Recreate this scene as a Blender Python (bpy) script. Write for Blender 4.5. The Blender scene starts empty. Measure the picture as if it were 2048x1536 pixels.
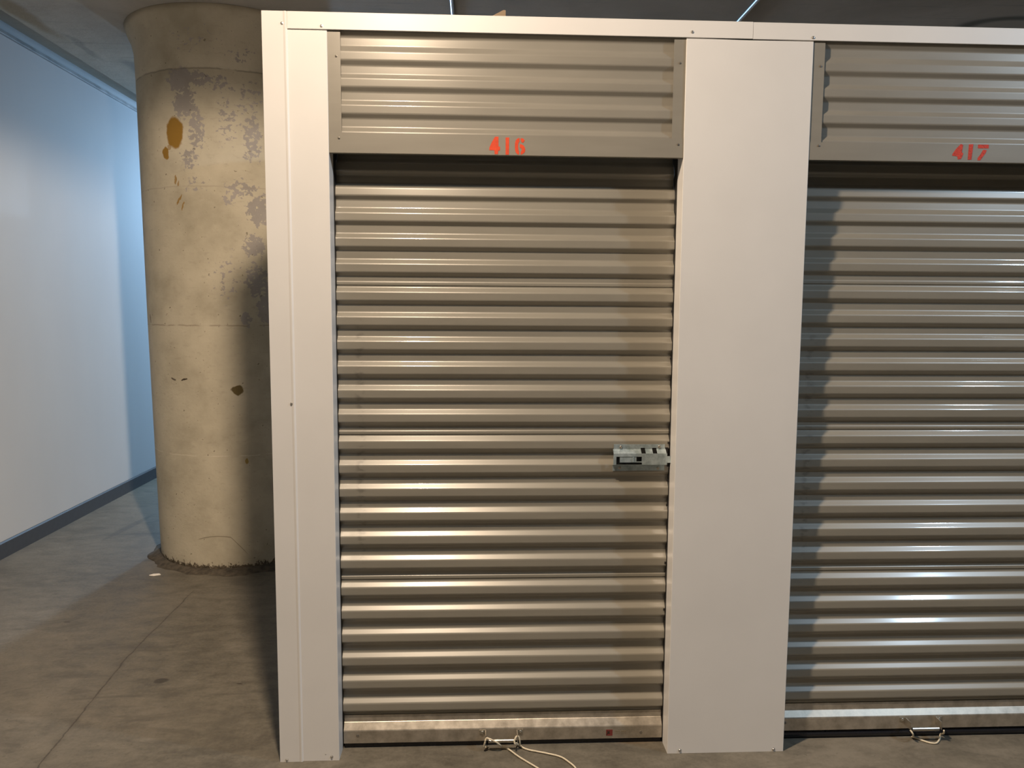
import bpy, bmesh, math, random
from mathutils import Vector, Matrix
random.seed(7)
SC = bpy.context.scene
COL = SC.collection
PI = math.pi

# ------------------------------------------------------------------ camera
cam_d = bpy.data.cameras.new('camera')
cam = bpy.data.objects.new('camera', cam_d)
COL.objects.link(cam)
R = Vector((0.9989684443802038, -0.04501722651091192, 0.005957889715392789))
U = Vector((-0.001494356061946412, 0.09854163288605537, 0.9951318070929649))
F = Vector((0.04538517414922695, 0.994114176493533, -0.09837270994553929))
M3 = Matrix((R, U, -F)).transposed()
cam.matrix_world = Matrix.Translation((0.61048, -2.27997, 1.40723)) @ M3.to_4x4()
cam_d.sensor_fit = 'HORIZONTAL'
cam_d.sensor_width = 36.0
cam_d.lens = 1525.587 * 36.0 / 2048.0
cam_d.clip_start = 0.02
SC.camera = cam

# ------------------------------------------------------------------ world, lights, exposure
w = bpy.data.worlds.new('garage_ambient')
SC.world = w
w.use_nodes = True
w.node_tree.nodes['Background'].inputs[0].default_value = (0.80, 0.92, 1.0, 1)
w.node_tree.nodes['Background'].inputs[1].default_value = 0.005
SC.view_settings.view_transform = 'Standard'
SC.view_settings.look = 'None'
SC.view_settings.gamma = 1.0
SC.view_settings.exposure = 0.0
SC.view_settings.use_curve_mapping = False


def lamp(name, kind, loc, energy, color, radius, target=None, falloff=None, size=None, spot=None, blend=0.3):
    d = bpy.data.lights.new(name, kind)
    d.energy = energy
    d.color = color
    if kind in ('POINT', 'SPOT'):
        d.shadow_soft_size = radius
    if kind == 'SPOT':
        d.spot_size = spot
        d.spot_blend = blend
    if kind == 'AREA':
        d.shape = 'RECTANGLE'
        d.size, d.size_y = size
    if falloff is not None:
        d.use_nodes = True
        nt = d.node_tree
        em = [n for n in nt.nodes if n.type == 'EMISSION'][0]
        fo = nt.nodes.new('ShaderNodeLightFalloff')
        fo.inputs['Strength'].default_value = 1.0
        ad = nt.nodes.new('ShaderNodeMath')
        ad.operation = 'MULTIPLY_ADD'
        nt.links.new(fo.outputs['Constant'], ad.inputs[0])
        ad.inputs[1].default_value = falloff
        ml = nt.nodes.new('ShaderNodeMath')
        ml.operation = 'MULTIPLY'
        nt.links.new(fo.outputs['Linear'], ml.inputs[0])
        ml.inputs[1].default_value = 1.0 - falloff
        nt.links.new(ml.outputs[0], ad.inputs[2])
        nt.links.new(ad.outputs[0], em.inputs['Strength'])
    o = bpy.data.objects.new(name, d)
    o.location = loc
    if target is not None:
        v = Vector(target) - Vector(loc)
        o.rotation_euler = v.to_track_quat('-Z', 'Y').to_euler()
    COL.objects.link(o)
    return o


# warm ceiling lamp just in front of the lockers, cool tubes further away
lamp('warm_lamp', 'SPOT', (0.305, -0.79, 2.57), 50.0, (1.0, 0.80, 0.60), 0.045,
     target=(0.305, -0.79, 0), falloff=0.45, spot=math.radians(179), blend=0.12)
lamp('warm_lamp_glow', 'POINT', (0.305, -0.79, 2.57), 7.0, (1.0, 0.82, 0.66), 0.045, falloff=0.45)
lamp('cool_lamp', 'SPOT', (3.55, -1.15, 2.75), 38.0, (0.60, 0.79, 1.0), 0.06,
     target=(3.55, -1.15, 0), falloff=0.0, spot=math.radians(176), blend=0.12)
lamp('corridor_lamp', 'POINT', (-0.9, 6.0, 2.5), 370.0, (0.42, 0.68, 1.0), 0.12)

# ------------------------------------------------------------------ node helpers


class NT:
    def __init__(self, name, rough=0.6, metal=0.0, spec=0.5):
        self.m = bpy.data.materials.new(name)
        self.m.use_nodes = True
        self.t = self.m.node_tree
        self.b = self.t.nodes['Principled BSDF']
        self.b.inputs['Roughness'].default_value = rough
        self.b.inputs['Metallic'].default_value = metal
        self.b.inputs['Specular IOR Level'].default_value = spec

    def n(self, kind, **kw):
        o = self.t.nodes.new('ShaderNode' + kind)
        for k, v in kw.items():
            setattr(o, k, v)
        return o

    def put(self, sock, v):
        if isinstance(v, bpy.types.NodeSocket):
            self.t.links.new(v, sock)
        elif v is not None:
            if sock.type == 'RGBA' and len(v) == 3:
                v = (*v, 1)
            sock.default_value = v

    def math(self, op, a, b=None, c=None, clamp=False):
        o = self.n('Math', operation=op, use_clamp=clamp)
        self.put(o.inputs[0], a)
        if b is not None:
            self.put(o.inputs[1], b)
        if c is not None:
            self.put(o.inputs[2], c)
        return o.outputs[0]

    def coord(self, kind='Object'):
        if not hasattr(self, 'tc'):
            self.tc = self.n('TexCoord')
        return self.tc.outputs[kind]

    def mapping(self, vec, loc=(0, 0, 0), scale=(1, 1, 1), rot=(0, 0, 0), kind='POINT'):
        o = self.n('Mapping', vector_type=kind)
        self.put(o.inputs[0], vec)
        o.inputs['Location'].default_value = loc
        o.inputs['Rotation'].default_value = rot
        o.inputs['Scale'].default_value = scale
        return o.outputs[0]

    def noise(self, vec, scale, detail=3, rough=0.5, dist=0.0):
        o = self.n('TexNoise')
        self.put(o.inputs['Vector'], vec)
        o.inputs['Scale'].default_value = scale
        o.inputs['Detail'].default_value = detail
        o.inputs['Roughness'].default_value = rough
        o.inputs['Distortion'].default_value = dist
        return o.outputs[0]

    def ramp(self, fac, stops, interp='LINEAR'):
        o = self.n('ValToRGB')
        cr = o.color_ramp
        cr.interpolation = interp
        while len(cr.elements) < len(stops):
            cr.elements.new(0.5)
        for e, (p, c) in zip(cr.elements, stops):
            e.position = p
            e.color = (*c, 1) if len(c) == 3 else c
        self.put(o.inputs[0], fac)
        return o.outputs[0]

    def mix(self, fac, a, b):
        o = self.n('Mix', data_type='RGBA')
        self.put(o.inputs[0], fac)
        self.put(o.inputs[6], a)
        self.put(o.inputs[7], b)
        return o.outputs[2]

    def step(self, v, lo, hi):
        o = self.n('MapRange', interpolation_type='SMOOTHSTEP')
        self.put(o.inputs[0], v)
        o.inputs[1].default_value = lo
        o.inputs[2].default_value = hi
        return o.outputs[0]

    def ellipse(self, vec, c, r, rot=0.0):
        """distance field: 0 at the centre, 1 on the rim of an ellipse (uv space)"""
        s = self.n('VectorMath', operation='SUBTRACT')
        self.put(s.inputs[0], vec)
        s.inputs[1].default_value = (c[0], c[1], 0)
        v = s.outputs[0]
        if rot:
            v = self.mapping(v, rot=(0, 0, rot))
        v = self.mapping(v, scale=(1 / r[0], 1 / r[1], 0))
        l = self.n('VectorMath', operation='LENGTH')
        self.put(l.inputs[0], v)
        return l.outputs['Value']

    def bump(self, h, strength=0.2, dist=0.01):
        o = self.n('Bump')
        self.put(o.inputs['Height'], h)
        o.inputs['Strength'].default_value = strength
        o.inputs['Distance'].default_value = dist
        self.t.links.new(o.outputs[0], self.b.inputs['Normal'])

    def color(self, c):
        self.put(self.b.inputs['Base Color'], c)
        return self.m


# ------------------------------------------------------------------ materials
def mat_white():
    k = NT('white_painted_steel', 0.42, 0.0, 0.4)
    n = k.noise(k.coord(), 3.0, 3)
    k.bump(k.noise(k.mapping(k.coord(), scale=(2, 2, 1)), 1.3, 2), 0.05, 0.02)
    return k.color(k.ramp(n, [(0.3, (0.74, 0.72, 0.69)), (0.7, (0.79, 0.77, 0.74))]))


def mat_tan(name='tan_painted_steel', c0=(0.275, 0.254, 0.212), c1=(0.305, 0.282, 0.236), rough=0.27):
    k = NT(name, 0.36, 0.12, 0.5)
    n = k.noise(k.mapping(k.coord(), scale=(1, 1, 6)), 4.0, 3)
    k.put(k.b.inputs['Coat Weight'], 0.35)
    k.put(k.b.inputs['Coat Roughness'], 0.12)
    return k.color(k.ramp(n, [(0.3, c0), (0.7, c1)]))


def mat_curtain():
    k = NT('ribbed_curtain_steel', 0.36, 0.10, 0.8)
    k.put(k.b.inputs['Coat Weight'], 0.8)
    k.put(k.b.inputs['Coat Roughness'], 0.10)
    n = k.noise(k.mapping(k.coord(), scale=(1, 1, 6)), 4.0, 3)
    base = k.ramp(n, [(0.3, (0.262, 0.240, 0.194)), (0.7, (0.295, 0.270, 0.218))])
    # grime wiped onto the crests near the left guide
    v = k.n('SeparateXYZ')
    k.put(v.inputs[0], k.coord())
    dx = k.math('ABSOLUTE', k.math('SUBTRACT', v.outputs[0], 0.068))
    m = k.math('SUBTRACT', 1.0, k.step(dx, 0.004, 0.02))
    sm = k.noise(k.mapping(k.coord(), scale=(9, 1, 22)), 3.0, 3)
    m = k.math('MULTIPLY', m, k.step(sm, 0.48, 0.62))
    zz = k.math('MULTIPLY', k.step(v.outputs[2], 0.5, 0.7), k.math('SUBTRACT', 1.0, k.step(v.outputs[2], 1.3, 1.4)))
    m = k.math('MULTIPLY', m, k.math('MULTIPLY', zz, 0.45))
    return k.color(k.mix(m, base, (0.10, 0.09, 0.075)))


def mat_galv(name, c0, c1, rough, metal=0.85, scale=45):
    k = NT(name, rough, metal)
    n = k.noise(k.coord(), scale, 4, 0.65)
    k.put(k.b.inputs['Roughness'], k.math('MULTIPLY_ADD', n, 0.22, rough - 0.1))
    return k.color(k.ramp(n, [(0.32, c0), (0.68, c1)]))


def mat_plain(name, c, rough=0.6, metal=0.0, var=0.08, scale=30):
    k = NT(name, rough, metal)
    n = k.noise(k.coord(), scale, 3)
    a = tuple(max(0, x * (1 - var)) for x in c)
    b = tuple(min(1, x * (1 + var)) for x in c)
    return k.color(k.ramp(n, [(0.3, a), (0.7, b)]))


def mat_floor():
    k = NT('concrete_floor', 0.62, 0.0, 0.35)
    co = k.coord()
    big = k.noise(co, 0.9, 5, 0.6, 0.6)
    fine = k.noise(k.mapping(co, scale=(1.0, 1.8, 1)), 9.0, 7, 0.68)
    grit = k.noise(co, 70.0, 4, 0.7)
    f = k.math('ADD', k.math('MULTIPLY', big, 0.42), k.math('ADD', k.math('MULTIPLY', fine, 0.40), k.math('MULTIPLY', grit, 0.18)))
    c = k.ramp(f, [(0.38, (0.075, 0.066, 0.050)), (0.5, (0.135, 0.119, 0.091)), (0.62, (0.190, 0.167, 0.130))])
    # smeared darker trowel blotches
    bl = k.noise(k.mapping(co, scale=(1, 2.4, 1), rot=(0, 0, 0.5)), 2.6, 6, 0.66, 1.0)
    c = k.mix(k.math('MULTIPLY', k.step(bl, 0.50, 0.68), 0.55), c, (0.075, 0.066, 0.052))
    sp = k.noise(co, 60, 2)
    c = k.mix(k.math('MULTIPLY', k.step(sp, 0.66, 0.72), 0.4), c, (0.07, 0.06, 0.045))
    # shrinkage crack running away from the camera
    s = k.n('SeparateXYZ')
    k.put(s.inputs[0], co)
    x, y = s.outputs[0], s.outputs[1]
    wob = k.noise(k.mapping(co, scale=(0, 1, 0)), 6.0, 5, 0.7)
    # centre line x = -0.795 + 0.07*exp-ish bend for y < .6
    bend = k.math('MULTIPLY', k.math('MAXIMUM', k.math('SUBTRACT', 0.75, y), 0.0), 0.085)
    cx = k.math('ADD', k.math('MULTIPLY_ADD', wob, 0.028, -0.812), bend)
    d = k.math('ABSOLUTE', k.math('SUBTRACT', x, cx))
    cut = k.noise(k.mapping(co, scale=(0, 1, 0)), 14.0, 3, 0.6)
    wdt = k.math('MULTIPLY_ADD', k.step(cut, 0.35, 0.7), 0.004, 0.0022)
    line = k.math('SUBTRACT', 1.0, k.math('DIVIDE', d, wdt), clamp=True)
    line = k.math('MULTIPLY', line, k.math('SUBTRACT', 1.0, k.step(y, 1.38, 1.5)))
    c = k.mix(k.math('MULTIPLY', line, 0.85), c, (0.035, 0.027, 0.02))
    halo = k.math('SUBTRACT', 1.0, k.math('DIVIDE', d, 0.02), clamp=True)
    halo = k.math('MULTIPLY', halo, k.math('SUBTRACT', 1.0, k.step(y, 1.38, 1.5)))
    c = k.mix(k.math('MULTIPLY', halo, 0.3), c, (0.09, 0.075, 0.055))
    # oil spot, small dark specks and stain patches
    jit = k.n('VectorMath', operation='SCALE')
    nz = k.n('TexNoise')
    k.put(nz.inputs['Vector'], co)
    nz.inputs['Scale'].default_value = 22
    k.put(jit.inputs[0], nz.outputs['Color'])
    jit.inputs['Scale'].default_value = 0.02
    av = k.n('VectorMath', operation='ADD')
    k.put(av.inputs[0], co)
    k.put(av.inputs[1], jit.outputs[0])
    vj = av.outputs[0]
    for (p, r, a, rot, colr) in [((-0.581, 0.535), (0.026, 0.020), 0.8, 0, (0.045, 0.038, 0.028)),
                                 ((-0.28, 0.50), (0.014, 0.004), 0.7, 0.4, (0.035, 0.025, 0.018)),
                                 ((-1.22, 1.10), (0.02, 0.012), 0.5, 0, (0.05, 0.04, 0.03)),
                                 ((-0.08, 0.13), (0.03, 0.05), 0.25, 0, (0.05, 0.04, 0.03)),
                                 ((2.46, 0.02), (0.02, 0.05), 0.35, 0, (0.055, 0.045, 0.035)),
                                 ((-0.95, 0.9), (0.02, 0.007), 0.3, 0.2, (0.055, 0.045, 0.035)),
                                 ((-1.62, 2.6), (0.03, 0.30), 0.45, 0.1, (0.06, 0.055, 0.05)),
                                 ((-1.45, 2.45), (0.02, 0.34), 0.35, 1.45, (0.06, 0.055, 0.05)),
                                 ((1.13, 0.075), (0.10, 0.02), 0.35, 0, (0.17, 0.115, 0.07))]:
        e = k.ellipse(vj, (p[0] + 0.01, p[1] + 0.01), r, rot)
        c = k.mix(k.math('MULTIPLY', k.math('SUBTRACT', 1.0, k.step(e, 0.7, 1.15)), a), c, colr)
    k.bump(k.math('ADD', k.noise(co, 35, 6, 0.6), k.math('MULTIPLY', line, -1.0)), 0.25, 0.004)
    k.put(k.b.inputs['Roughness'], k.math('MULTIPLY_ADD', fine, 0.3, 0.42))
    return k.color(c)


def mat_ceiling():
    k = NT('bare_concrete_ceiling', 0.85, 0.0, 0.2)
    co = k.coord()
    big = k.noise(co, 1.1, 6, 0.62, 0.5)
    c = k.ramp(big, [(0.3, (0.35, 0.32, 0.275)), (0.5, (0.44, 0.405, 0.35)), (0.7, (0.51, 0.475, 0.42))])
    st = k.noise(k.mapping(co, scale=(0.5, 6.0, 1), rot=(0, 0, 0.15)), 3.0, 6, 0.7)
    c = k.mix(k.math('MULTIPLY', k.step(st, 0.56, 0.72), 0.5), c, (0.24, 0.24, 0.22))
    # rusty water stain along the slab edge and damp patches by the wall
    for (p, r, a, rot, colr) in [((-1.70, 1.75), (0.06, 0.5), 0.55, 0, (0.22, 0.15, 0.05)),
                                 ((-1.64, 2.35), (0.03, 0.22), 0.4, 0, (0.16, 0.16, 0.14)),
                                 ((-1.50, 2.75), (0.06, 0.18), 0.45, 0, (0.14, 0.15, 0.15)),
                                 ((-1.36, 2.85), (0.20, 0.18), 0.35, 0, (0.15, 0.17, 0.17))]:
        s = k.n('VectorMath', operation='SCALE')
        nz = k.n('TexNoise')
        k.put(nz.inputs['Vector'], co)
        nz.inputs['Scale'].default_value = 5
        k.put(s.inputs[0], nz.outputs['Color'])
        s.inputs['Scale'].default_value = 0.1
        av = k.n('VectorMath', operation='ADD')
        k.put(av.inputs[0], co)
        k.put(av.inputs[1], s.outputs[0])
        e = k.ellipse(av.outputs[0], (p[0] + 0.05, p[1] + 0.05), r, rot)
        c = k.mix(k.math('MULTIPLY', k.math('SUBTRACT', 1.0, k.step(e, 0.5, 1.3)), a), c, colr)
    e = k.ellipse(co, (3.36, 1.74), (0.22, 0.13), 0.0)
    ring = k.math('SUBTRACT', 1.0, k.step(k.math('ABSOLUTE', k.math('SUBTRACT', e, 1.0)), 0.05, 0.35))
    c = k.mix(k.math('MULTIPLY', ring, 0.75), c, (0.09, 0.10, 0.09))
    k.bump(k.noise(co, 14, 7, 0.65), 0.3, 0.01)
    return k.color(c)


def mat_wall():
    k = NT('white_painted_wall', 0.7, 0.0, 0.3)
    n = k.noise(k.mapping(k.coord(), scale=(1, 1, 0.4)), 1.1, 4)
    k.bump(k.noise(k.coord(), 160, 3), 0.08, 0.002)
    return k.color(k.ramp(n, [(0.3, (0.43, 0.45, 0.47)), (0.7, (0.48, 0.50, 0.52))]))


def mat_column():
    k = NT('painted_concrete_column', 0.72, 0.0, 0.3)
    uv = k.coord('UV')
    big = k.noise(uv, 3.0, 5, 0.6)
    c = k.ramp(big, [(0.32, (0.315, 0.280, 0.205)), (0.5, (0.41, 0.365, 0.275)), (0.68, (0.47, 0.42, 0.32))])
    sc = k.noise(k.mapping(uv, scale=(1, 2.5, 1)), 18.0, 6, 0.7)
    c = k.mix(k.math('MULTIPLY', k.step(sc, 0.54, 0.70), 0.35), c, (0.27, 0.235, 0.175))
    # paint flaked away to grey concrete
    dens = None
    for (p, r, wgt, rot) in [((-0.115, 2.535), (0.085, 0.065), 1.15, 0), ((-0.02, 2.535), (0.07, 0.045), 0.95, 0.2),
                             ((-0.10, 2.42), (0.07, 0.10), 1.0, 0), ((-0.045, 2.30), (0.05, 0.14), 0.86, 0),
                             ((-0.085, 2.145), (0.055, 0.07), 0.80, 0), ((-0.06, 2.02), (0.09, 0.05), 0.62, 0),
                             ((0.075, 2.52), (0.06, 0.06), 0.70, 0), ((0.10, 2.34), (0.07, 0.16), 0.60, 0),
                             ((0.215, 2.26), (0.06, 0.16), 0.82, 0), ((0.165, 2.00), (0.10, 0.06), 0.75, 0),
                             ((0.245, 1.90), (0.075, 0.09), 1.05, 0), ((0.10, 1.95), (0.05, 0.05), 0.72, 0),
                             ((0.215, 1.72), (0.07, 0.07), 0.92, 0), ((0.225, 1.54), (0.07, 0.11), 0.90, 0),
                             ((0.27, 1.40), (0.06, 0.10), 1.05, 0), ((0.165, 1.345), (0.032, 0.045), 1.05, 0),
                             ((0.08, 1.55), (0.10, 0.18), 0.50, 0), ((0.20, 2.45), (0.10, 0.12), 0.55, 0),
                             ((-0.06, 2.72), (0.18, 0.10), 0.45, 0), ((0.17, 2.66), (0.10, 0.06), 0.55, 0)]:
        e = k.ellipse(uv, p, r, rot)
        f = k.math('MULTIPLY', k.math('SUBTRACT', 1.0, k.step(e, 0.35, 1.5)), wgt)
        dens = f if dens is None else k.math('MAXIMUM', dens, f)
    fl = k.noise(uv, 42.0, 5, 0.6, 0.2)
    fl2 = k.math('MULTIPLY_ADD', fl, 2.6, -0.62)
    m = k.step(k.math('SUBTRACT', dens, fl2), -0.02, 0.05)
    grey = k.ramp(k.noise(uv, 8, 4), [(0.3, (0.235, 0.215, 0.20)), (0.7, (0.30, 0.275, 0.26))])
    c = k.mix(k.math('MULTIPLY', m, 0.88), c, grey)
    # little pits everywhere
    pit = k.noise(uv, 48.0, 3, 0.5)
    c = k.mix(k.math('MULTIPLY', k.step(pit, 0.69, 0.72), 0.75), c, (0.12, 0.10, 0.065))
    # amber foam stain with a drip
    jn = k.n('TexNoise')
    k.put(jn.inputs['Vector'], uv)
    jn.inputs['Scale'].default_value = 24
    jn.inputs['Detail'].default_value = 4
    js = k.n('VectorMath', operation='SCALE')
    k.put(js.inputs[0], jn.outputs['Color'])
    js.inputs['Scale'].default_value = 0.034
    ja = k.n('VectorMath', operation='ADD')
    k.put(ja.inputs[0], uv)
    k.put(ja.inputs[1], js.outputs[0])
    ju = ja.outputs[0]
    o = 0.017
    amber = (0.23, 0.125, 0.018)
    for (p, r, rot, colr, a) in [((-0.157, 2.276), (0.050, 0.073), 0.0, amber, 1), ((-0.218, 2.178), (0.018, 0.034), 0, amber, 1),
                                 ((-0.193, 2.208), (0.014, 0.016), 0, amber, 0.6),
                                 ((-0.163, 2.048), (0.006, 0.022), 0.2, amber, 0.8), ((-0.150, 2.028), (0.005, 0.014), 0.4, amber, 0.7),
                                 ((-0.148, 1.948), (0.005, 0.030), 0.55, amber, 0.85), ((-0.130, 1.912), (0.004, 0.022), 0.2, amber, 0.85),
                                 ((0.113, 0.977), (0.030, 0.026), 0, (0.105, 0.075, 0.025), 1),
                                 ((-0.235, 1.029), (0.020, 0.004), 0.1, (0.06, 0.045, 0.03), 0.9),
                                 ((-0.165, 1.027), (0.018, 0.005), -0.1, (0.05, 0.035, 0.02), 1),
                                 ((-0.44, 1.345), (0.010, 0.022), -0.3, (0.20, 0.16, 0.11), 0.9),
                                 ((0.145, 0.60), (0.010, 0.018), 0, (0.23, 0.15, 0.03), 0.9)]:
        e = k.ellipse(ju, (p[0] + o, p[1] + o), r, rot)
        c = k.mix(k.math('MULTIPLY', k.math('SUBTRACT', 1.0, k.step(e, 0.86, 1.1)), a), c, colr)
    # formwork joints
    s = k.n('SeparateXYZ')
    k.put(s.inputs[0], uv)
    u, v = s.outputs[0], s.outputs[1]
    wob = k.math('MULTIPLY_ADD', k.noise(k.mapping(uv, scale=(1, 0, 0)), 9, 5, 0.6), 0.02, -0.01)
    brk = k.step(k.noise(k.mapping(uv, scale=(1, 0.2, 0)), 12, 3), 0.36, 0.52)
    for (z, hw, colr, a) in [(2.585, 0.006, (0.13, 0.12, 0.10), 0.7), (2.012, 0.004, (0.25, 0.22, 0.17), 0.5),
                             (1.311, 0.005, (0.18, 0.145, 0.10), 0.7), (0.628, 0.003, (0.62, 0.56, 0.45), 0.6)]:
        d = k.math('ABSOLUTE', k.math('SUBTRACT', k.math('ADD', v, wob), z))
        l = k.math('SUBTRACT', 1.0, k.math('DIVIDE', d, hw), clamp=True)
        c = k.mix(k.math('MULTIPLY', k.math('MULTIPLY', l, brk), a), c, colr)
    # arched crack low down
    uu = k.math('SUBTRACT', u, -0.01)
    arc = k.math('SUBTRACT', 0.196, k.math('MULTIPLY', k.math('MULTIPLY', uu, uu), 1.6))
    arc = k.math('SUBTRACT', arc, k.math('MULTIPLY', k.math('MAXIMUM', k.math('SUBTRACT', u, 0.055), 0.0), 0.8))
    d = k.math('ABSOLUTE', k.math('SUBTRACT', k.math('ADD', v, k.math('MULTIPLY', wob, 0.5)), arc))
    l = k.math('SUBTRACT', 1.0, k.math('DIVIDE', d, 0.004), clamp=True)
    lim = k.math('MULTIPLY', k.step(u, -0.14, -0.10), k.math('SUBTRACT', 1.0, k.step(u, 0.12, 0.15)))
    c = k.mix(k.math('MULTIPLY', k.math('MULTIPLY', l, lim), 0.75), c, (0.10, 0.075, 0.045))
    # paint worn off along the base
    rag = k.noise(k.mapping(uv, scale=(1, 0.7, 1)), 45, 5, 0.75)
    base = k.math('SUBTRACT', k.math('MULTIPLY_ADD', rag, 0.13, -0.028), v)
    m = k.step(base, -0.002, 0.006)
    dk = k.ramp(k.noise(uv, 30, 4), [(0.35, (0.035, 0.027, 0.018)), (0.65, (0.115, 0.09, 0.06))])
    c = k.mix(m, c, dk)
    k.bump(k.math('SUBTRACT', k.noise(uv, 60, 5, 0.6), m), 0.25, 0.004)
    return k.color(c)


M = {}
M['white'] = mat_white()
M['tan'] = mat_tan()
M['curtain'] = mat_curtain()
M['galv'] = mat_galv('galvanised_bottom_bar', (0.40, 0.355, 0.29), (0.62, 0.56, 0.47), 0.42, 0.75, 26)
M['zinc'] = mat_galv('zinc_latch', (0.36, 0.45, 0.47), (0.66, 0.76, 0.79), 0.32, 0.6, 50)
M['steel'] = mat_galv('bare_steel', (0.42, 0.39, 0.34), (0.60, 0.57, 0.50), 0.32, 0.9, 60)
M['screw'] = mat_galv('screw_steel', (0.55, 0.53, 0.50), (0.72, 0.70, 0.66), 0.3, 0.9, 90)
M['tanscrew'] = mat_plain('tan_screw_paint', (0.20, 0.18, 0.15), 0.4, 0.3)
M['rubber'] = mat_plain('black_rubber', (0.012, 0.013, 0.018), 0.22)
M['black'] = mat_plain('black_guide_light_stop', (0.012, 0.011, 0.010), 0.6)
M['orange'] = mat_plain('orange_red_stencil_paint', (0.70, 0.060, 0.012), 0.55, 0, 0.12, 90)
M['redpaint'] = mat_plain('worn_red_stencil_paint', (0.58, 0.045, 0.016), 0.65, 0, 0.35, 260)
M['rope'] = mat_plain('cream_nylon_cord', (0.66, 0.58, 0.43), 0.7, 0, 0.12, 300)
M['floor'] = mat_floor()
M['ceiling'] = mat_ceiling()
M['wall'] = mat_wall()
M['column'] = mat_column()
M['mortar'] = mat_plain('dark_mortar', (0.055, 0.044, 0.030), 0.9, 0, 0.45, 40)
M['base'] = mat_plain('dark_vinyl_base', (0.045, 0.048, 0.055), 0.5)
M['gtrim'] = mat_galv('grey_metal_track', (0.28, 0.29, 0.30), (0.42, 0.43, 0.44), 0.4, 0.6, 8)
M['conduit'] = mat_galv('galvanised_conduit', (0.30, 0.32, 0.35), (0.45, 0.48, 0.52), 0.42, 0.8, 20)
M['wire'] = mat_galv('galvanised_wire', (0.42, 0.41, 0.38), (0.6, 0.58, 0.55), 0.35, 0.9, 60)
M['wood'] = mat_plain('brown_cardboard', (0.25, 0.18, 0.11), 0.8)
M['paper'] = mat_plain('white_paper', (0.75, 0.70, 0.64), 0.8)
M['redlabel'] = mat_plain('dull_red_label', (0.20, 0.035, 0.030), 0.5)
M['darkink'] = mat_plain('dark_ink', (0.035, 0.022, 0.012), 0.6)
M['ink'] = mat_plain('brown_ink', (0.22, 0.17, 0.10), 0.6)
M['darkwall'] = mat_plain('dark_far_wall', (0.10, 0.10, 0.10), 0.9, 0, 0.1, 2)
M['concrete_wall'] = mat_plain('grey_far_wall', (0.42, 0.44, 0.46), 0.8, 0, 0.1, 2)

# ------------------------------------------------------------------ mesh helpers


def obj(name, bm, m, parent=None, smooth=False):
    me = bpy.data.meshes.new(name)
    bmesh.ops.recalc_face_normals(bm, faces=bm.faces)
    bm.to_mesh(me)
    bm.free()
    me.materials.append(m)
    if smooth:
        for p in me.polygons:
            p.use_smooth = True
    o = bpy.data.objects.new(name, me)
    COL.objects.link(o)
    if parent is not None:
        o.parent = parent
        # parents sit unrotated: keep world coordinates
        off = Vector((0, 0, 0))
        q = parent
        while q is not None:
            off += q.location
            q = q.parent
        for v in me.vertices:
            v.co -= off
    return o


def thing(name, label, cat, loc, group=None):
    o = bpy.data.objects.new(name, None)
    o.empty_display_size = 0.05
    o.location = loc
    COL.objects.link(o)
    tag(o, label, cat, group)
    return o


def tag(o, label, cat, group=None):
    o['label'] = label
    o['category'] = cat
    o['kind'] = 'thing'
    if group:
        o['group'] = group
    return o


def struct(o):
    o['kind'] = 'structure'
    return o


def box(bm, x0, x1, y0, y1, z0, z1, bev=0.0):
    vs = [bm.verts.new((x, y, z)) for x in (x0, x1) for y in (y0, y1) for z in (z0, z1)]
    f = [(0, 1, 3, 2), (4, 6, 7, 5), (0, 4, 5, 1), (2, 3, 7, 6), (0, 2, 6, 4), (1, 5, 7, 3)]
    fs = [bm.faces.new([vs[i] for i in t]) for t in f]
    if bev:
        es = list({e for fc in fs for e in fc.edges})
        bmesh.ops.bevel(bm, geom=es, offset=bev, segments=2, profile=0.6, affect='EDGES')
    return bm


def prism(bm, poly, axis, a, b):
    """extrude a closed polygon; axis 'x': poly=(y,z); 'y': poly=(x,z)"""
    def P(p, t):
        return (t, p[0], p[1]) if axis == 'x' else ((p[0], t, p[1]) if axis == 'y' else (p[0], p[1], t))
    A = [bm.verts.new(P(p, a)) for p in poly]
    B = [bm.verts.new(P(p, b)) for p in poly]
    n = len(poly)
    bm.faces.new(A)
    bm.faces.new(B[::-1])
    for i in range(n):
        bm.faces.new((A[i], A[(i + 1) % n], B[(i + 1) % n], B[i]))
    return bm


def tube(bm, pts, r, seg=8, cap=True):
    pts = [Vector(p) for p in pts]
    rings = []
    up = Vector((0.3, 0.2, 1)).normalized()
    for i, p in enumerate(pts):
        t = (pts[min(i + 1, len(pts) - 1)] - pts[max(i - 1, 0)]).normalized()
        a = t.cross(up)
        if a.length < 1e-4:
            a = t.cross(Vector((1, 0, 0)))
        a.normalize()
        b = t.cross(a).normalized()
        rings.append([bm.verts.new(p + (a * math.cos(2 * PI * k / seg) + b * math.sin(2 * PI * k / seg)) * r) for k in range(seg)])
    for i in range(len(rings) - 1):
        for k in range(seg):
            bm.faces.new((rings[i][k], rings[i][(k + 1) % seg], rings[i + 1][(k + 1) % seg], rings[i + 1][k]))
    if cap:
        bm.faces.new(rings[0])
        bm.faces.new(rings[-1][::-1])
    return bm


def spline(pts, n=8):
    pts = [Vector(p) for p in pts]
    P = [pts[0]] + pts + [pts[-1]]
    out = []
    for i in range(1, len(P) - 2):
        for k in range(n):
            t = k / n
            a, b, c, d = P[i - 1], P[i], P[i + 1], P[i + 2]
            out.append(0.5 * ((2 * b) + (c - a) * t + (2 * a - 5 * b + 4 * c - d) * t * t + (3 * b - a - 3 * c + d) * t ** 3))
    out.append(pts[-1])
    return out


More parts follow.
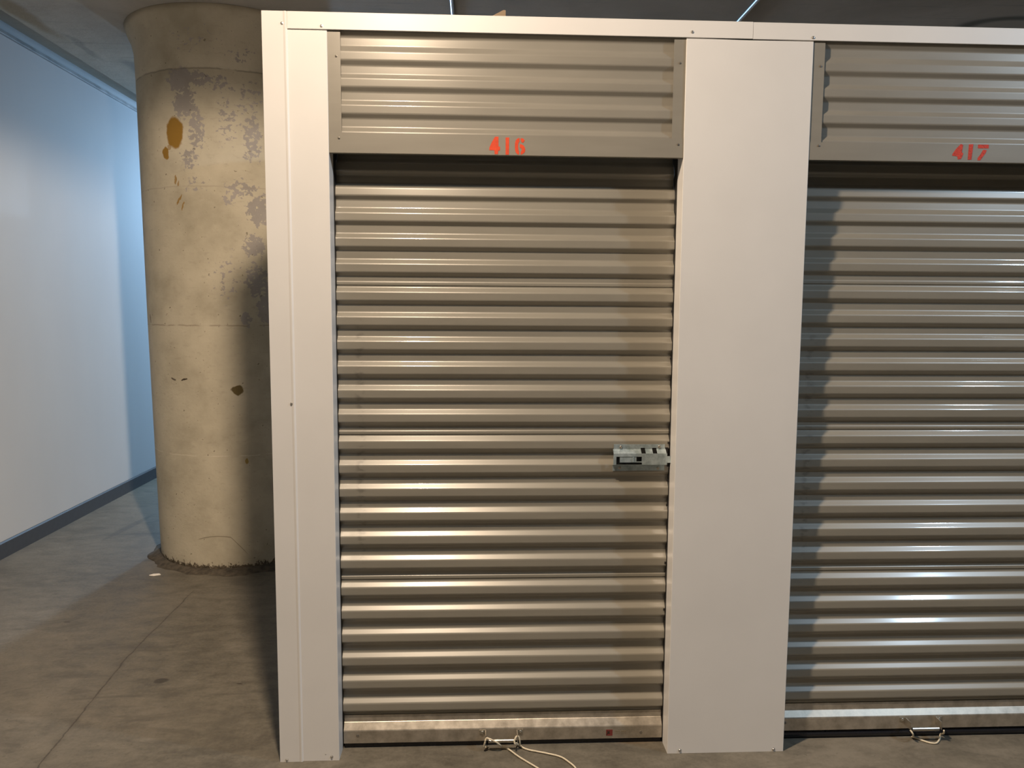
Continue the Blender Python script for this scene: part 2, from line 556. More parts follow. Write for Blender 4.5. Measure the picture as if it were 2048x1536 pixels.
def dome(bm, x, y, z, r, h, washer=0.0):
    """screw head lying on a plane facing -y"""
    seg = 14
    prof = []
    if washer:
        prof += [(r * washer, 0.0), (r * washer, h * 0.22), (r * 1.05, h * 0.28)]
    else:
        prof += [(r, 0.0)]
    prof += [(r, h * 0.55), (r * 0.8, h * 0.88), (r * 0.4, h), (r * 0.33, h * 0.72), (0.0, h * 0.70)]
    prev = None
    for (rr, hh) in prof:
        if rr == 0:
            c = bm.verts.new((x, y - hh, z))
            for k in range(seg):
                bm.faces.new((prev[k], prev[(k + 1) % seg], c))
        else:
            ring = [bm.verts.new((x + rr * math.cos(2 * PI * k / seg), y - hh, z + rr * math.sin(2 * PI * k / seg))) for k in range(seg)]
            if prev:
                for k in range(seg):
                    bm.faces.new((prev[k], prev[(k + 1) % seg], ring[(k + 1) % seg], ring[k]))
            prev = ring
    return bm


def screw(x, z, y, parent, mat='screw', r=0.0032, h=0.003):
    return obj('screw', dome(bmesh.new(), x, y, z, r, h, 1.35), M[mat], parent)


def round_poly(pts, rad, seg=5):
    """round the inner corners of an open polyline given as (y,z)"""
    out = [Vector(pts[0])]
    for i in range(1, len(pts) - 1):
        p, a, b = Vector(pts[i]), Vector(pts[i - 1]), Vector(pts[i + 1])
        da, db = (a - p), (b - p)
        r = min(rad, da.length * 0.42, db.length * 0.42)
        A = p + da.normalized() * r
        B = p + db.normalized() * r
        for k in range(seg + 1):
            t = k / seg
            out.append(A * (1 - t) ** 2 + p * 2 * t * (1 - t) + B * t * t)
    out.append(Vector(pts[-1]))
    return out


def sheet(bm, prof, x0, x1, thick=0.0006):
    """thin sheet with profile (y,z) spanning x0..x1"""
    A = [bm.verts.new((x0, p[0], p[1])) for p in prof]
    B = [bm.verts.new((x1, p[0], p[1])) for p in prof]
    A2 = [bm.verts.new((x0, p[0] + thick, p[1])) for p in prof]
    B2 = [bm.verts.new((x1, p[0] + thick, p[1])) for p in prof]
    n = len(prof)
    for i in range(n - 1):
        bm.faces.new((A[i], B[i], B[i + 1], A[i + 1]))
        bm.faces.new((A2[i], A2[i + 1], B2[i + 1], B2[i]))
        bm.faces.new((A[i], A[i + 1], A2[i + 1], A2[i]))
        bm.faces.new((B[i], B2[i], B2[i + 1], B[i + 1]))
    bm.faces.new((A[0], A2[0], B2[0], B[0]))
    bm.faces.new((A[-1], B[-1], B2[-1], A2[-1]))
    return bm


# ------------------------------------------------------------------ room shell
WX = -2.045
CZ = 2.88
bm = bmesh.new()
box(bm, WX - 0.2, 7.0, -8.0, 9.0, -0.1, 0.0)
struct(obj('floor', bm, M['floor']))
bm = bmesh.new()
# slab stops short of the left wall, the gap above the wall is recessed
box(bm, -1.775, 7.0, -8.0, 9.0, CZ, CZ + 0.3)
struct(obj('ceiling', bm, M['ceiling']))
bm = bmesh.new()
prism(bm, [(-1.7755, 2.95), (-1.7755, 3.15), (WX - 0.15, 3.15), (WX - 0.15, 2.995), (-1.90, 2.985)], 'y', -8.0, 9.0)
struct(obj('trim_2', bm, M['ceiling']))
bm = bmesh.new()
box(bm, WX - 0.15, WX, -8.0, 9.0, 0.0, 2.99)
struct(obj('wall_left', bm, M['wall']))
bm = bmesh.new()
box(bm, WX - 0.15, 7.0, 8.8, 9.0, 0.0, CZ)
struct(obj('wall_back', bm, M['concrete_wall']))
bm = bmesh.new()
box(bm, WX - 0.15, 7.0, -8.2, -8.0, 0.0, CZ)
struct(obj('wall_2', bm, M['darkwall']))
bm = bmesh.new()
prism(bm, [(WX, 0.0), (WX + 0.012, 0.0), (WX + 0.012, 0.085), (WX + 0.006, 0.093), (WX, 0.093)], 'y', -8.0, 8.8)
struct(obj('baseboard_left', bm, M['base']))
bm = bmesh.new()
prism(bm, [(WX, 2.912), (WX + 0.016, 2.912), (WX + 0.018, 2.914), (WX + 0.018, 2.922), (WX + 0.010, 2.925), (WX + 0.010, 2.938), (WX, 2.938)], 'y', -8.0, 8.8)
struct(obj('trim_1', bm, M['gtrim']))

# ------------------------------------------------------------------ round concrete column
CX, CY = -0.75, 2.20


def col_r(z):
    pts = [(0.0, 0.462), (0.03, 0.467), (0.6, 0.4774), (1.33, 0.4885), (1.98, 0.494), (2.48, 0.4985), (2.585, 0.499), (2.60, 0.499),
           (2.74, 0.503), (2.80, 0.516), (2.84, 0.535), (CZ - 0.001, 0.545)]
    for (a, ra), (b, rb) in zip(pts, pts[1:]):
        if z <= b:
            t = (z - a) / (b - a)
            return ra + (rb - ra) * t
    return pts[-1][1]


ct = thing('concrete_column', 'round cream-painted concrete column with flaking paint and an amber stain', 'column', (CX, CY, 0))
bm = bmesh.new()
zs = [0, 0.01, 0.03, 0.08, 0.3, 0.6, 0.9, 1.2, 1.33, 1.6, 1.98, 2.3, 2.48, 2.581, 2.585, 2.589, 2.66, 2.74, 2.77, 2.80, 2.83, 2.85, CZ - 0.001]
NS = 96
rings = []
uvl = bm.loops.layers.uv.new('UVMap')
for z in zs:
    r = col_r(z)
    if z == 2.585:
        r -= 0.003
    rings.append([bm.verts.new((CX + r * math.sin(2 * PI * k / NS), CY - r * math.cos(2 * PI * k / NS), z)) for k in range(NS)])
for i in range(len(zs) - 1):
    for k in range(NS):
        kk = (k + 1) % NS
        f = bm.faces.new((rings[i][k], rings[i][kk], rings[i + 1][kk], rings[i + 1][k]))
        for lp, (kx, zi) in zip(f.loops, ((k, i), (k + 1, i), (k + 1, i + 1), (k, i + 1))):
            a = 2 * PI * kx / NS
            if k >= NS // 2:
                a -= 2 * PI
            lp[uvl].uv = (a * 0.48, zs[zi])
bm.faces.new(rings[-1])
bm.faces.new(rings[0][::-1])
me_o = obj('shaft', bm, M['column'], ct)
for p in me_o.data.polygons:
    p.use_smooth = len(p.vertices) == 4
bm = bmesh.new()
prev = None
ringsm = []
for (dr, z) in ((-0.01, 0.022), (0.004, 0.020), (0.03, 0.012), (0.055, 0.003), (0.06, 0.0)):
    ring = []
    for k in range(NS):
        a = 2 * PI * k / NS
        wob = 1 + 0.35 * math.sin(5 * a + 1) * math.sin(9 * a) + random.uniform(-0.12, 0.12)
        r = 0.462 + (dr * wob if dr > 0.01 else dr)
        ring.append(bm.verts.new((CX + r * math.sin(a), CY - r * math.cos(a), z * (1 + random.uniform(-0.2, 0.2)))))
    if prev:
        for k in range(NS):
            bm.faces.new((prev[k], prev[(k + 1) % NS], ring[(k + 1) % NS], ring[k]))
    prev = ring
o = obj('mortar_skirt', bm, M['mortar'], ct, True)
o['label'] = 'dark crumbling mortar skirt at the foot'

# ------------------------------------------------------------------ locker front: white trims and panels
H = 2.24
XB, XC, XD, XE = 0.1817, 1.2163, 1.5922, 2.627
TZ = 2.1918
RD = 0.064       # depth of the returns
YW = -0.003      # front face of the white panels

t = thing('corner_trim', 'tall white metal corner trim at the left end of the lockers', 'trim panel', (0, 0, 0))
bm = bmesh.new()
prof = [(0.0, 0.30), (0.0, YW - 0.003), (0.060, YW - 0.003), (0.0650, YW - 0.0045), (0.0675, YW - 0.0045), (0.0715, YW - 0.0008),
        (0.0715, YW - 0.0002), (0.0012, YW - 0.0002), (0.0012, 0.30)]
prism(bm, prof, 'z', 0.0, H)
obj('angle', bm, M['white'], t)
for (x, z) in ((0.0571, 2.2064), (0.0597, 1.1223), (0.0211, 0.0076)):
    screw(x, z, YW - 0.0033, t)

t = thing('filler_panel', 'narrow white filler panel between the corner trim and door 416', 'panel', (0.12, 0, 0))
bm = bmesh.new()
prism(bm, [(0.050, YW), (XB - 0.001, YW), (XB, YW + 0.001), (XB, RD), (XB - 0.001, RD), (XB - 0.001, YW + 0.0012), (0.050, YW + 0.0012)], 'z', 0.0, 2.2)
obj('sheet', bm, M['white'], t)
for (x, z) in ((0.1586, 0.0128), (0.1402, 0.022)):
    screw(x, z, YW - 0.0003, t, r=0.0032 if x > 0.15 else 0.0012, h=0.003 if x > 0.15 else 0.001)

t = thing('filler_panel', 'wide white filler panel between doors 416 and 417', 'panel', (1.404, 0, 0))
bm = bmesh.new()
NX = 24
xs = [XC + (XD - XC) * i / NX for i in range(NX + 1)]
topz = [2.1955 - 0.0062 * math.sin(PI * min(1, max(0, (i / NX - 0.0)))) ** 0.8 for i in range(NX + 1)]
fr = [bm.verts.new((x + (0.001 if i == 0 else (-0.001 if i == NX else 0)), YW, 0.0)) for i, x in enumerate(xs)]
tp = [bm.verts.new((x + (0.001 if i == 0 else (-0.001 if i == NX else 0)), YW + 0.0, z)) for i, (x, z) in enumerate(zip(xs, topz))]
for i in range(NX):
    bm.faces.new((fr[i], fr[i + 1], tp[i + 1], tp[i]))
for s, x, xi in ((0, XC, 0), (1, XD, NX)):
    rd0 = [bm.verts.new((x, YW + 0.001, zz)) for zz in (0.0, topz[xi])]
    rd1 = [bm.verts.new((x, RD + 0.002, zz)) for zz in (0.0, topz[xi])]
    a, b = fr[xi], tp[xi]
    bm.faces.new((a, b, rd0[1], rd0[0]))
    bm.faces.new((rd0[0], rd0[1], rd1[1], rd1[0]))
bmc = bmesh.new()
box(bmc, XC + 0.004, XD - 0.004, 0.004, 0.030, 2.12, 2.222)  # added black box, keeps the gap under the header trim dark
obj('gap_light_stop', bmc, M['black'], t)
o = obj('sheet', bm, M['white'], t)
md = o.modifiers.new('thickness', 'SOLIDIFY')
md.thickness = 0.0009
md.offset = -1
for (x, z) in ((1.2564, 0.0108), (1.5598, 0.0077)):
    screw(x, z, YW - 0.0003, t, r=0.0036, h=0.0035)

for i, (x0, x1, lab, scr, dz) in enumerate(((0.0725, 1.409, 'left length of white header trim, from the corner trim to the joint between the doors', ((0.1678, 2.2006), (1.2305, 2.2071)), 0.0),
                                        (1.4102, 4.2, 'right length of white header trim, from the joint to the right edge', ((1.5876, 2.1993),), -0.0008))):
    t = thing('header_trim', lab, 'trim strip', (x0, 0, TZ), 'white header trims over the locker doors')
    bm = bmesh.new()
    y = YW - 0.0012
    prism(bm, [(y, TZ + 0.0015 + dz), (y - 0.002, TZ + dz), (y - 0.0035, TZ + 0.001 + dz), (y - 0.0035, H + dz - 0.0015), (y - 0.002, H + dz),
               (0.05, H + dz + 0.0005), (0.05, H + dz - 0.0007), (y, H + dz - 0.001)], 'x', x0, x1)
    obj('angle', bm, M['white'], t)
    for (x, z) in scr:
        screw(x, z, y - 0.0037, t)

# ------------------------------------------------------------------ stencilled digits
D4A = [(455, 300), (610, 300), (612, 730), (680, 745), (680, 905), (600, 920), (590, 1070), (440, 1070), (430, 900), (195, 890), (205, 770), (300, 560), (400, 390)]
D1A = [(935, 340), (1095, 340), (1085, 1095), (935, 1095)]
D6A = [[(1565, 370), (1500, 375), (1430, 420), (1385, 490), (1360, 600), (1356, 750), (1368, 900), (1400, 1000), (1460, 1070), (1545, 1100), (1545, 960), (1520, 900), (1505, 800), (1505, 640), (1525, 560), (1560, 540)],
       [(1620, 380), (1690, 375), (1750, 410), (1800, 480), (1730, 575), (1690, 578), (1640, 530), (1620, 460)],
       [(1575, 640), (1640, 640), (1740, 690), (1800, 770), (1828, 880), (1810, 980), (1740, 1055), (1620, 1110), (1620, 980), (1660, 920), (1668, 870), (1640, 815), (1575, 785)]]
D4B = [(600, 290), (695, 345), (660, 680), (725, 740), (690, 880), (630, 1010), (500, 1020), (470, 880), (245, 850), (250, 760), (400, 520)]
D1B = [(960, 310), (1150, 300), (1105, 1030), (945, 1040)]
D7B = [[(1370, 320), (1840, 320), (1845, 495), (1370, 495)], [(1610, 560), (1765, 580), (1720, 720), (1500, 1065), (1385, 1060), (1385, 950), (1500, 780)]]


def digit(polys, fn, mat, parent, label):
    bm = bmesh.new()
    for p in polys:
        prism(bm, [fn(q) for q in p], 'y', -0.0011, -0.0006)
    o = obj('painted_digit', bm, mat, parent)
    o['label'] = label
    return o


def fa(q):
    x = 0.6315 + q[0] / 22.76 * 0.001466
    z = 1.9065 + (272 - (260 + q[1] / 22.76)) * 0.00147 + (x - 0.6447) * 0.0227
    return (x, z - 0.0005)


def fb(q):
    px, py = 1895 + q[0] / 22.76, 275 + q[1] / 22.76
    x = 2.031 + (px - 1906) * 0.00157
    z = 1.9037 + (289 - py) * 0.001415 + (px - 1906) * 0.0116 * 0.0014
    return (x, z)


# ------------------------------------------------------------------ ribbed transom panels over the doors
def transom(x0, x1, num, dz):
    lab = {'416': 'tan ribbed steel transom panel with orange-red stencilled number 416',
           '417': 'tan ribbed steel transom panel with worn red stencilled number 417'}[num]
    t = thing('transom_panel', lab, 'transom panel', (x0, 0, 1.853), 'ribbed panels above the locker doors')
    yo, yi = 0.004, 0.015
    pr = [(yi, 2.235)]
    for B in (2.1915, 2.1137, 2.0398, 1.9651):
        pr += [(yo, B + 0.024 + dz), (yo, B + dz), (yi, B - 0.012 + dz), (yi, B - 0.037 + dz)]
    pr = pr[3:]
    pr = [(yo, 2.2), (yo, 2.1915 + dz)] + [p for p in pr if p[1] < 2.19]
    pr += [(yo, 1.9135 + dz), (yo, 1.87)]
    bm = bmesh.new()
    sheet(bm, round_poly(pr, 0.0035), x0 + 0.004, x1 - 0.004)
    obj('corrugated_sheet', bm, M['tan'], t)
    for side, (a, b) in (('l', (x0, x0 + 0.0367)), ('r', (x1 - 0.0352, x1))):
        bm = bmesh.new()
        inner = b if side == 'l' else a
        s = 1 if side == 'l' else -1
        prism(bm, [(a, 0.0008), (b, 0.0008), (b, 0.0018), (a, 0.0018)], 'z', 1.89, 2.2)
        obj('side_strip', bm, M['tan'], t)
    bm = bmesh.new()
    prism(bm, [(0.016, 1.8525), (-0.0002, 1.8525), (-0.0005, 1.8530), (-0.0005, 1.9082 + dz), (0.0007, 1.9085 + dz), (0.0007, 1.8535), (0.016, 1.8535)], 'x', x0 + 0.0006, x1 - 0.0006)
    hs = obj('header_strip', bm, M['tan'], t)
    if num == '416':
        digit([D4A], fa, M['orange'], hs, 'orange-red stencilled digit 4')
        digit([D1A], fa, M['orange'], hs, 'orange-red stencilled digit 1')
        digit(D6A, fa, M['orange'], hs, 'orange-red stencilled digit 6')
    else:
        digit([D4B], fb, M['redpaint'], hs, 'worn red stencilled digit 4')
        digit([D1B], fb, M['redpaint'], hs, 'worn red stencilled digit 1')
        digit(D7B, fb, M['redpaint'], hs, 'worn red stencilled digit 7')
    for (x, z, y) in ((x0 + 0.0245, 2.1219, 0.0006), (x0 + 0.029, 1.894, -0.0007), (x1 - 0.0173, 2.1224, 0.0006), (x1 - 0.0167, 1.8909, -0.0007)):
        screw(x, z, y, t, 'tanscrew', r=0.0026, h=0.0026)
    return t


transom(XB, XC, '416', 0.0)
transom(XD, XE, '417', -0.004)

# ------------------------------------------------------------------ roll-up doors
BL = [1.7437, 1.6679, 1.5917, 1.5150, 1.4301, 1.3546, 1.2802, 1.2045, 1.1306, 1.0556, 0.9714, 0.8961, 0.8212, 0.7449, 0.6690, 0.5919, 0.5044, 0.4278, 0.3507, 0.2732, 0.1969, 0.1209]
BL = [1.9710, 1.8953, 1.8195] + BL
SEAM_AFTER = {1.5150, 1.0556, 0.5919}
YO, YI = 0.067, 0.0805


def lean(z):
    return 0.034 * max(0.0, (z - 1.60) / 0.25) ** 2


def curtain_profile(dz):
    pr = []
    for i, B in enumerate(BL):
        pr += [(YO, B + 0.0245), (YO, B), (YI, B - 0.012)]
        if B in SEAM_AFTER:
            pr += [(YI, B - 0.0275), (YI - 0.0022, B - 0.030), (YI - 0.0022, B - 0.0385), (YI + 0.0005, B - 0.0395), (YI, BL[i + 1] + 0.0395)]
        elif i == len(BL) - 1:
            pr += [(YI, 0.088)]
        else:
            pr += [(YI, BL[i + 1] + 0.0395)]
    pr = [(y, z + dz) for (y, z) in pr]
    pr = round_poly(pr, 0.0036)
    return [(p[0] + lean(p[1]), p[1]) for p in pr]


def latch(parent):
    """slide-bolt latch; coordinates taken in tenths of millimetres on the door face"""
    s = 0.000172

    def X(c): return 1.0339 + (c - 428) * s
    def Zc(c): return 0.9868 - (c - 262) * s

    lt = bpy.data.objects.new('latch', None)
    lt.empty_display_size = 0.03
    lt.location = (0, 0, 0)
    COL.objects.link(lt)
    lt.parent = parent
    lt.location = Vector((X(428), YO, Zc(500))) - parent.location
    lt['label'] = 'zinc slide-bolt latch'

    def P(name, bm, m):
        return obj(name, bm, m, lt)

    bm = bmesh.new()
    th = 0.0014
    yt, ym, yb = YO - 0.002, YO - 0.017, YO - 0.004

    def strip(x0, x1, z0, y0, z1, y1):
        # z0 is above z1
        vs = [(x0, y0, z0), (x1, y0, z0), (x1, y1, z1), (x0, y1, z1)]
        d = Vector((0, th, 0))
        a = [bm.verts.new(v) for v in vs]
        b = [bm.verts.new(Vector(v) + d) for v in vs]
        bm.faces.new(a)
        bm.faces.new(b[::-1])
        for i in range(4):
            bm.faces.new((a[i], b[i], b[(i + 1) % 4], a[(i + 1) % 4]))
    # upper flange, with the tops of two square notches
    cuts = [(455, 950), (1030, 1160), (1240, 1400)]
    strip(X(455), X(1395), Zc(270), yt, Zc(335), yt)
    for a, b in cuts:
        strip(X(a), X(b), Zc(335), yt, Zc(360), yt)
        strip(X(a if a > 455 else 440), X(b if b < 1400 else 1410), Zc(360), yt, Zc(425), ym)
    # face above the slot
    strip(X(436), X(1420), Zc(425), ym, Zc(482), ym)
    strip(X(436), X(490), Zc(482), ym, Zc(632), ym)
    strip(X(960), X(1420), Zc(482), ym, Zc(632), ym)
    strip(X(432), X(1400), Zc(632), ym, Zc(655), yb)
    strip(X(436), X(1392), Zc(655), yb, Zc(755), yb)
    P('back_plate', bm, M['zinc'])
    # bolt: bar with a square hole
    bm = bmesh.new()
    y0, y1 = ym + 0.0016, ym + 0.0046
    box(bm, X(556), X(860), y0, y1, Zc(590), Zc(470))
    box(bm, X(860), X(958), y0, y1, Zc(486), Zc(470))
    box(bm, X(860), X(958), y0, y1, Zc(590), Zc(575))
    box(bm, X(958), X(1500), y0, y1, Zc(598), Zc(478))
    P('slide_bolt', bm, M['zinc'])
    bm = bmesh.new()
    box(bm, X(792), X(816), y0 - 0.0028, y0, Zc(585), Zc(486), 0.0008)
    P('thumb_tab', bm, M['zinc'])
    bm = bmesh.new()
    box(bm, X(470), X(1460), yt + 0.0016, yt + 0.0022, Zc(640), Zc(330))
    o = P('backing', bm, M['black'])
    for (cx, cz, y) in ((583, 322, yt), (1290, 318, yt), (565, 700, yb), (1272, 712, yb)):
        bm = bmesh.new()
        dome(bm, X(cx), y, Zc(cz), 0.0048, 0.003)
        P('rivet', bm, M['steel'])


def door(x0, x1, num):
    up = 0.0 if num == '416' else 0.0145
    lab = {'416': 'tan ribbed steel roll-up door under number 416, with a zinc latch',
           '417': 'tan ribbed steel roll-up door under number 417, cut off by the right edge'}[num]
    t = thing('roll_up_door', lab, 'roll-up door', (x0, YO, 0), 'ribbed roll-up locker doors')
    bm = bmesh.new()
    sheet(bm, curtain_profile(up), x0 + 0.0016, x1 - 0.0016)
    cu = obj('curtain', bm, M['curtain'], t)
    # guides: dark channels either side, with black strips added behind to stop light leaks
    for s, x in ((1, x0), (-1, x1)):
        bm = bmesh.new()
        a, b = sorted((x + 0.0004 * s, x + 0.0009 * s))
        box(bm, a, b, RD - 0.004, 0.20, 0.0, 2.0)
        a, b = sorted((x + 0.0004 * s, x + 0.030 * s))
        box(bm, a, b, 0.180, 0.185, 0.0, 2.0)
        obj('guide_light_stop', bm, M['black'], t)
    # bottom bar
    bm = bmesh.new()
    if num == '416':
        z = (0.103, 0.0802, 0.0610, 0.0172)
    else:
        z = (0.1155, 0.0919, 0.0769, 0.0316)
    pr = [(0.0775, z[0]), (0.0765, z[1] + 0.0015), (0.0745, z[1]), (0.0605, z[2]), (0.0590, z[2] - 0.003), (0.0590, z[3] + 0.001), (0.0600, z[3]), (0.072, z[3]), (0.072, z[3] + 0.001),
          (0.0600, z[3] + 0.001), (0.0600, z[2] - 0.004), (0.0755, z[1] - 0.002), (0.0790, z[0])]
    prism(bm, pr, 'x', x0 + 0.0035, x1 - 0.0035)
    bb = obj('bottom_bar', bm, M['galv'], t)
    bb['label'] = 'galvanised bottom bar'
    bolts = ((0.2295, 0.0449), (1.1437, 0.0382)) if num == '416' else ((1.6209, 0.0596), (2.560, 0.0560))
    for (bx, bz) in bolts:
        obj('bolt', dome(bmesh.new(), bx, 0.0588, bz, 0.0045, 0.0018), M['tanscrew'], bb)
    # rubber seal
    bm = bmesh.new()
    if num == '416':
        box(bm, x0 + 0.004, x1 - 0.004, 0.066, 0.084, 0.0, 0.0180, 0.002)
    else:
        pr = []
        for k in range(14):
            a = 2 * PI * k / 14
            pr.append((0.073 + 0.0115 * math.cos(a), 0.0165 + 0.0125 * math.sin(a)))
        prism(bm, pr, 'x', x0 + 0.004, x1 - 0.004)
        box(bm, x0 + 0.004, x1 - 0.004, 0.069, 0.078, 0.0, 0.034)
    sl = obj('rubber_seal', bm, M['rubber'], t)
    sl['label'] = 'black rubber seal'
    # lift handle
    hx0, hx1 = (0.6290, 0.7500) if num == '416' else (2.0150, 2.1380)
    gz = 0.034 if num == '416' else 0.046
    fz = z[2] - 0.0115
    hd = bpy.data.objects.new('lift_handle', None)
    COL.objects.link(hd)
    hd.parent = t
    hd.location = Vector(((hx0 + hx1) / 2, 0.059, fz)) - t.location
    hd['label'] = 'steel lift handle'
    bm = bmesh.new()
    tube(bm, [(hx0 + 0.018, 0.030, gz), (hx1 - 0.016, 0.030, gz)], 0.0058, 14)
    obj('grip', bm, M['steel'], hd)
    for s, x in ((1, hx0), (-1, hx1)):
        bm = bmesh.new()
        a, b = sorted((x - 0.010 * s, x + 0.011 * s))
        box(bm, a, b, 0.0568, 0.0590, fz - 0.008, fz + 0.006, 0.0006)
        box(bm, x + 0.010 * s - 0.001, x + 0.010 * s + 0.001, 0.024, 0.0590, fz - 0.020, fz + 0.006)
        obj('bracket', bm, M['steel'], hd)
        bm = bmesh.new()
        dome(bm, x - 0.001 * s, 0.0568, fz - 0.001, 0.0048, 0.0026)
        obj('rivet', bm, M['steel'], hd)
    if num == '416':
        latch(t)
        lbx = bpy.data.objects.new('maker_label', None)
        COL.objects.link(lbx)
        lbx.parent = t
        lbx.location = Vector((1.04, 0.0588, 0.036)) - t.location
        lbx['label'] = 'small dull red square label with faint brown lettering'
        bm = bmesh.new()
        box(bm, 1.0300, 1.0510, 0.0584, 0.0589, 0.0275, 0.0480)
        obj('red_square', bm, M['redlabel'], lbx)
        bm = bmesh.new()
        prism(bm, [(1.0335, 0.046), (1.0375, 0.0415), (1.043, 0.0455), (1.0405, 0.0395), (1.0435, 0.0345), (1.0365, 0.0345), (1.0325, 0.0290), (1.0310, 0.031), (1.0345, 0.038)], 'y', 0.0581, 0.0584)
        obj('emblem', bm, M['darkink'], lbx)
        bm = bmesh.new()
        x = 1.0545
        for i, wd in enumerate((0.003, 0.0022, 0.0035, 0.0028, 0.002, 0.003, 0.0026, 0.0032, 0.002, 0.003, 0.003)):
            for (za, zb, h) in ((0.0405, 0.0432, 1), (0.0345, 0.0358, 0)):
                if (i * 7 + int(za * 1e4)) % 5:
                    box(bm, x, x + wd, 0.0585, 0.0589, za, zb)
            x += wd + 0.0015
        obj('lettering', bm, M['ink'], lbx)
        # small black clips on the curtain edge by the right guide
        for z_ in (0.9905, 0.918, 0.8705, 0.7905, 0.6020, 0.4480, 1.256, 1.402):
            bm = bmesh.new()
            box(bm, XC - 0.0075, XC - 0.0025, YO - 0.0035, YO - 0.0005, z_ - 0.004, z_ + 0.003, 0.0005)
            obj('clip', bm, M['black'], t)
    return t


door(XB, XC, '416')
door(XD, XE, '417')

# ------------------------------------------------------------------ pull cords
bm = bmesh.new()
pts = [(0.646, 0.050, 0.004), (0.634, 0.030, 0.012), (0.636, 0.022, 0.033), (0.641, 0.024, 0.0465), (0.650, 0.020, 0.0475), (0.661, 0.019, 0.0425), (0.672, 0.0195, 0.036),
       (0.684, 0.026, 0.0225), (0.692, 0.040, 0.0060), (0.704, 0.040, 0.004), (0.716, 0.027, 0.004), (0.746, -0.014, 0.004), (0.797, -0.071, 0.004), (0.845, -0.125, 0.004), (0.885, -0.145, 0.004),
       (0.912, -0.120, 0.004), (0.914, -0.078, 0.004), (0.897, -0.044, 0.004), (0.872, -0.014, 0.004), (0.827, 0.007, 0.004), (0.773, 0.028, 0.004), (0.750, 0.048, 0.005),
       (0.7385, 0.052, 0.012), (0.7330, 0.021, 0.026), (0.7300, 0.0205, 0.038), (0.736, 0.026, 0.049), (0.743, 0.030, 0.047), (0.747, 0.030, 0.036), (0.7485, 0.034, 0.020), (0.748, 0.044, 0.010)]
tube(bm, spline(pts, 8), 0.0028, 8)
tag(obj('pull_cord', bm, M['rope'], None, True), 'long cream pull cord trailing from the handle of door 416 onto the floor', 'cord')
bm = bmesh.new()
pts = [(2.024, 0.026, 0.046), (2.030, 0.020, 0.036), (2.040, 0.034, 0.018), (2.050, 0.0560, 0.0040), (2.060, 0.0500, 0.0035), (2.073, 0.035, 0.0035), (2.090, 0.021, 0.0035), (2.108, 0.018, 0.0035), (2.124, 0.030, 0.0035), (2.138, 0.0450, 0.004), (2.1420, 0.0500, 0.014), (2.140, 0.030, 0.030), (2.134, 0.021, 0.045)]
tube(bm, spline(pts, 8), 0.0028, 8)
tag(obj('pull_cord', bm, M['rope'], None, True), 'short cream cord loop hanging under the handle of door 417', 'cord')

# ------------------------------------------------------------------ locker body behind the front
bm = bmesh.new()
pr = []
y = 0.30
bm = bmesh.new()
box(bm, 0.002, 0.006, 0.005, 3.2, 0.0, 2.225)
tag(obj('side_panel', bm, M['white'], None), 'plain white steel side panel running back from the corner trim', 'panel')
bm = bmesh.new()
box(bm, 0.006, 4.2, 3.2, 3.21, 0.0, 2.2)
struct(obj('wall_1', bm, M['white']))
bm = bmesh.new()
box(bm, XE, 4.2, YW, 0.02, 0.0, 2.195)
struct(obj('wall_front', bm, M['white']))

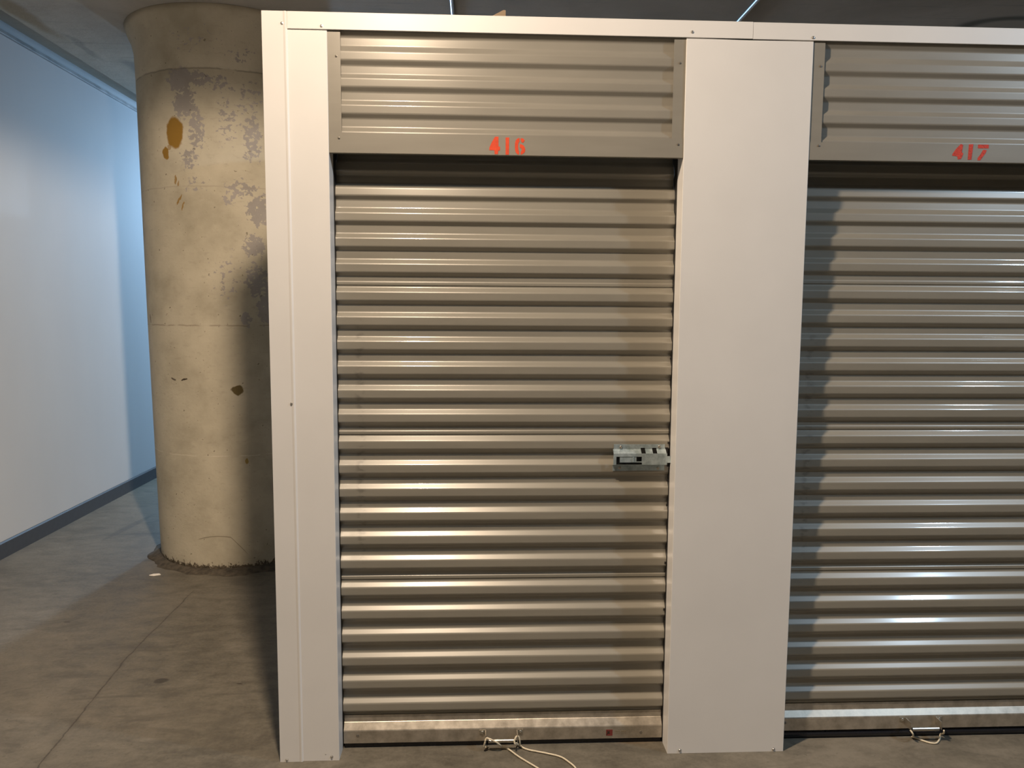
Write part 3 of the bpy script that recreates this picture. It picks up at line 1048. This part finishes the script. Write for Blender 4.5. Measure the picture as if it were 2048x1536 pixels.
# wire mesh roof with the cut ends sticking up behind the header trim
t = thing('wire_mesh_roof', 'wire mesh roof whose cut wire ends poke up behind the header trim', 'wire mesh', (0, 0.03, 2.232))
bm = bmesh.new()
x = 0.03
while x < 4.15:
    box(bm, x - 0.001, x + 0.001, 0.052, 3.18, 2.2285, 2.2305)
    x += 0.0508
y = 0.08
while y < 3.18:
    box(bm, 0.008, 4.18, y - 0.001, y + 0.001, 2.2265, 2.2285)
    y += 0.0508
obj('mesh_sheet', bm, M['wire'], t)
ends = [(535, 3, 0), (617, 3, 0), (750, 4, 0), (820, 5, 1), (848, 3, 0), (880, 4, 0), (914, 2, 0), (946, 4, 0), (1075, 4, 0), (1108, 3, 0), (1176, 4, 0), (1240, 10, 6), (1268, 10, 3),
        (1299, 10, 3), (1327, 7, 1), (1361, 8, 1), (1392, 3, 2), (1686, 4, 0), (1424, 2, 0), (583, 2, 0), (700, 2, 0)]
for (px, h, lean_px) in ends:
    xw = 0.0 + (px - 523) * 0.001432
    ln = lean_px * 0.00145
    top = H + 0.0022 + h * 0.00145
    bm = bmesh.new()
    tube(bm, [(xw, 0.051, 2.229), (xw, 0.0508, H + 0.0008), (xw + ln, 0.0508, top)], 0.0012, 6)
    obj('wire_end', bm, M['wire'], t)

bm = bmesh.new()
prism(bm, [(0.642, 2.2407), (0.6905, 2.2407), (0.6905, 2.2620), (0.684, 2.2625)], 'y', 0.01, 0.045)
tag(obj('wood_wedge', bm, M['wood']), 'small brown wedge lying on top of the header trim above door 416', 'wedge')

# ------------------------------------------------------------------ ceiling conduits
for (x, lab) in ((0.485, 'thin galvanised conduit on the ceiling above the left half of door 416'),
                 (1.935, 'thin galvanised conduit on the ceiling above the gap between the doors')):
    t = thing('ceiling_conduit', lab, 'conduit', (x, 1.0, CZ), 'conduits on the ceiling over the lockers')
    bm = bmesh.new()
    tube(bm, [(x, 0.9, CZ - 0.010), (x, 2.4, CZ - 0.010), (x, 5.5, CZ - 0.010)], 0.0098, 12)
    obj('pipe', bm, M['conduit'], t)
    for y in (1.2, 2.6, 4.4):
        bm = bmesh.new()
        box(bm, x - 0.022, x + 0.022, y - 0.008, y + 0.008, CZ - 0.0015, CZ)
        box(bm, x - 0.012, x + 0.012, y - 0.008, y + 0.008, CZ - 0.0215, CZ - 0.0010, 0.003)
        obj('strap', bm, M['wire'], t)

# scrap of paper near the column
bm = bmesh.new()
prism(bm, [(-1.110, 1.690), (-1.085, 1.683), (-1.055, 1.700), (-1.068, 1.712), (-1.095, 1.708)], 'z', 0.0, 0.004)
tag(obj('paper_scrap', bm, M['paper']), 'tiny white scrap of paper on the floor beside the column foot', 'scrap')
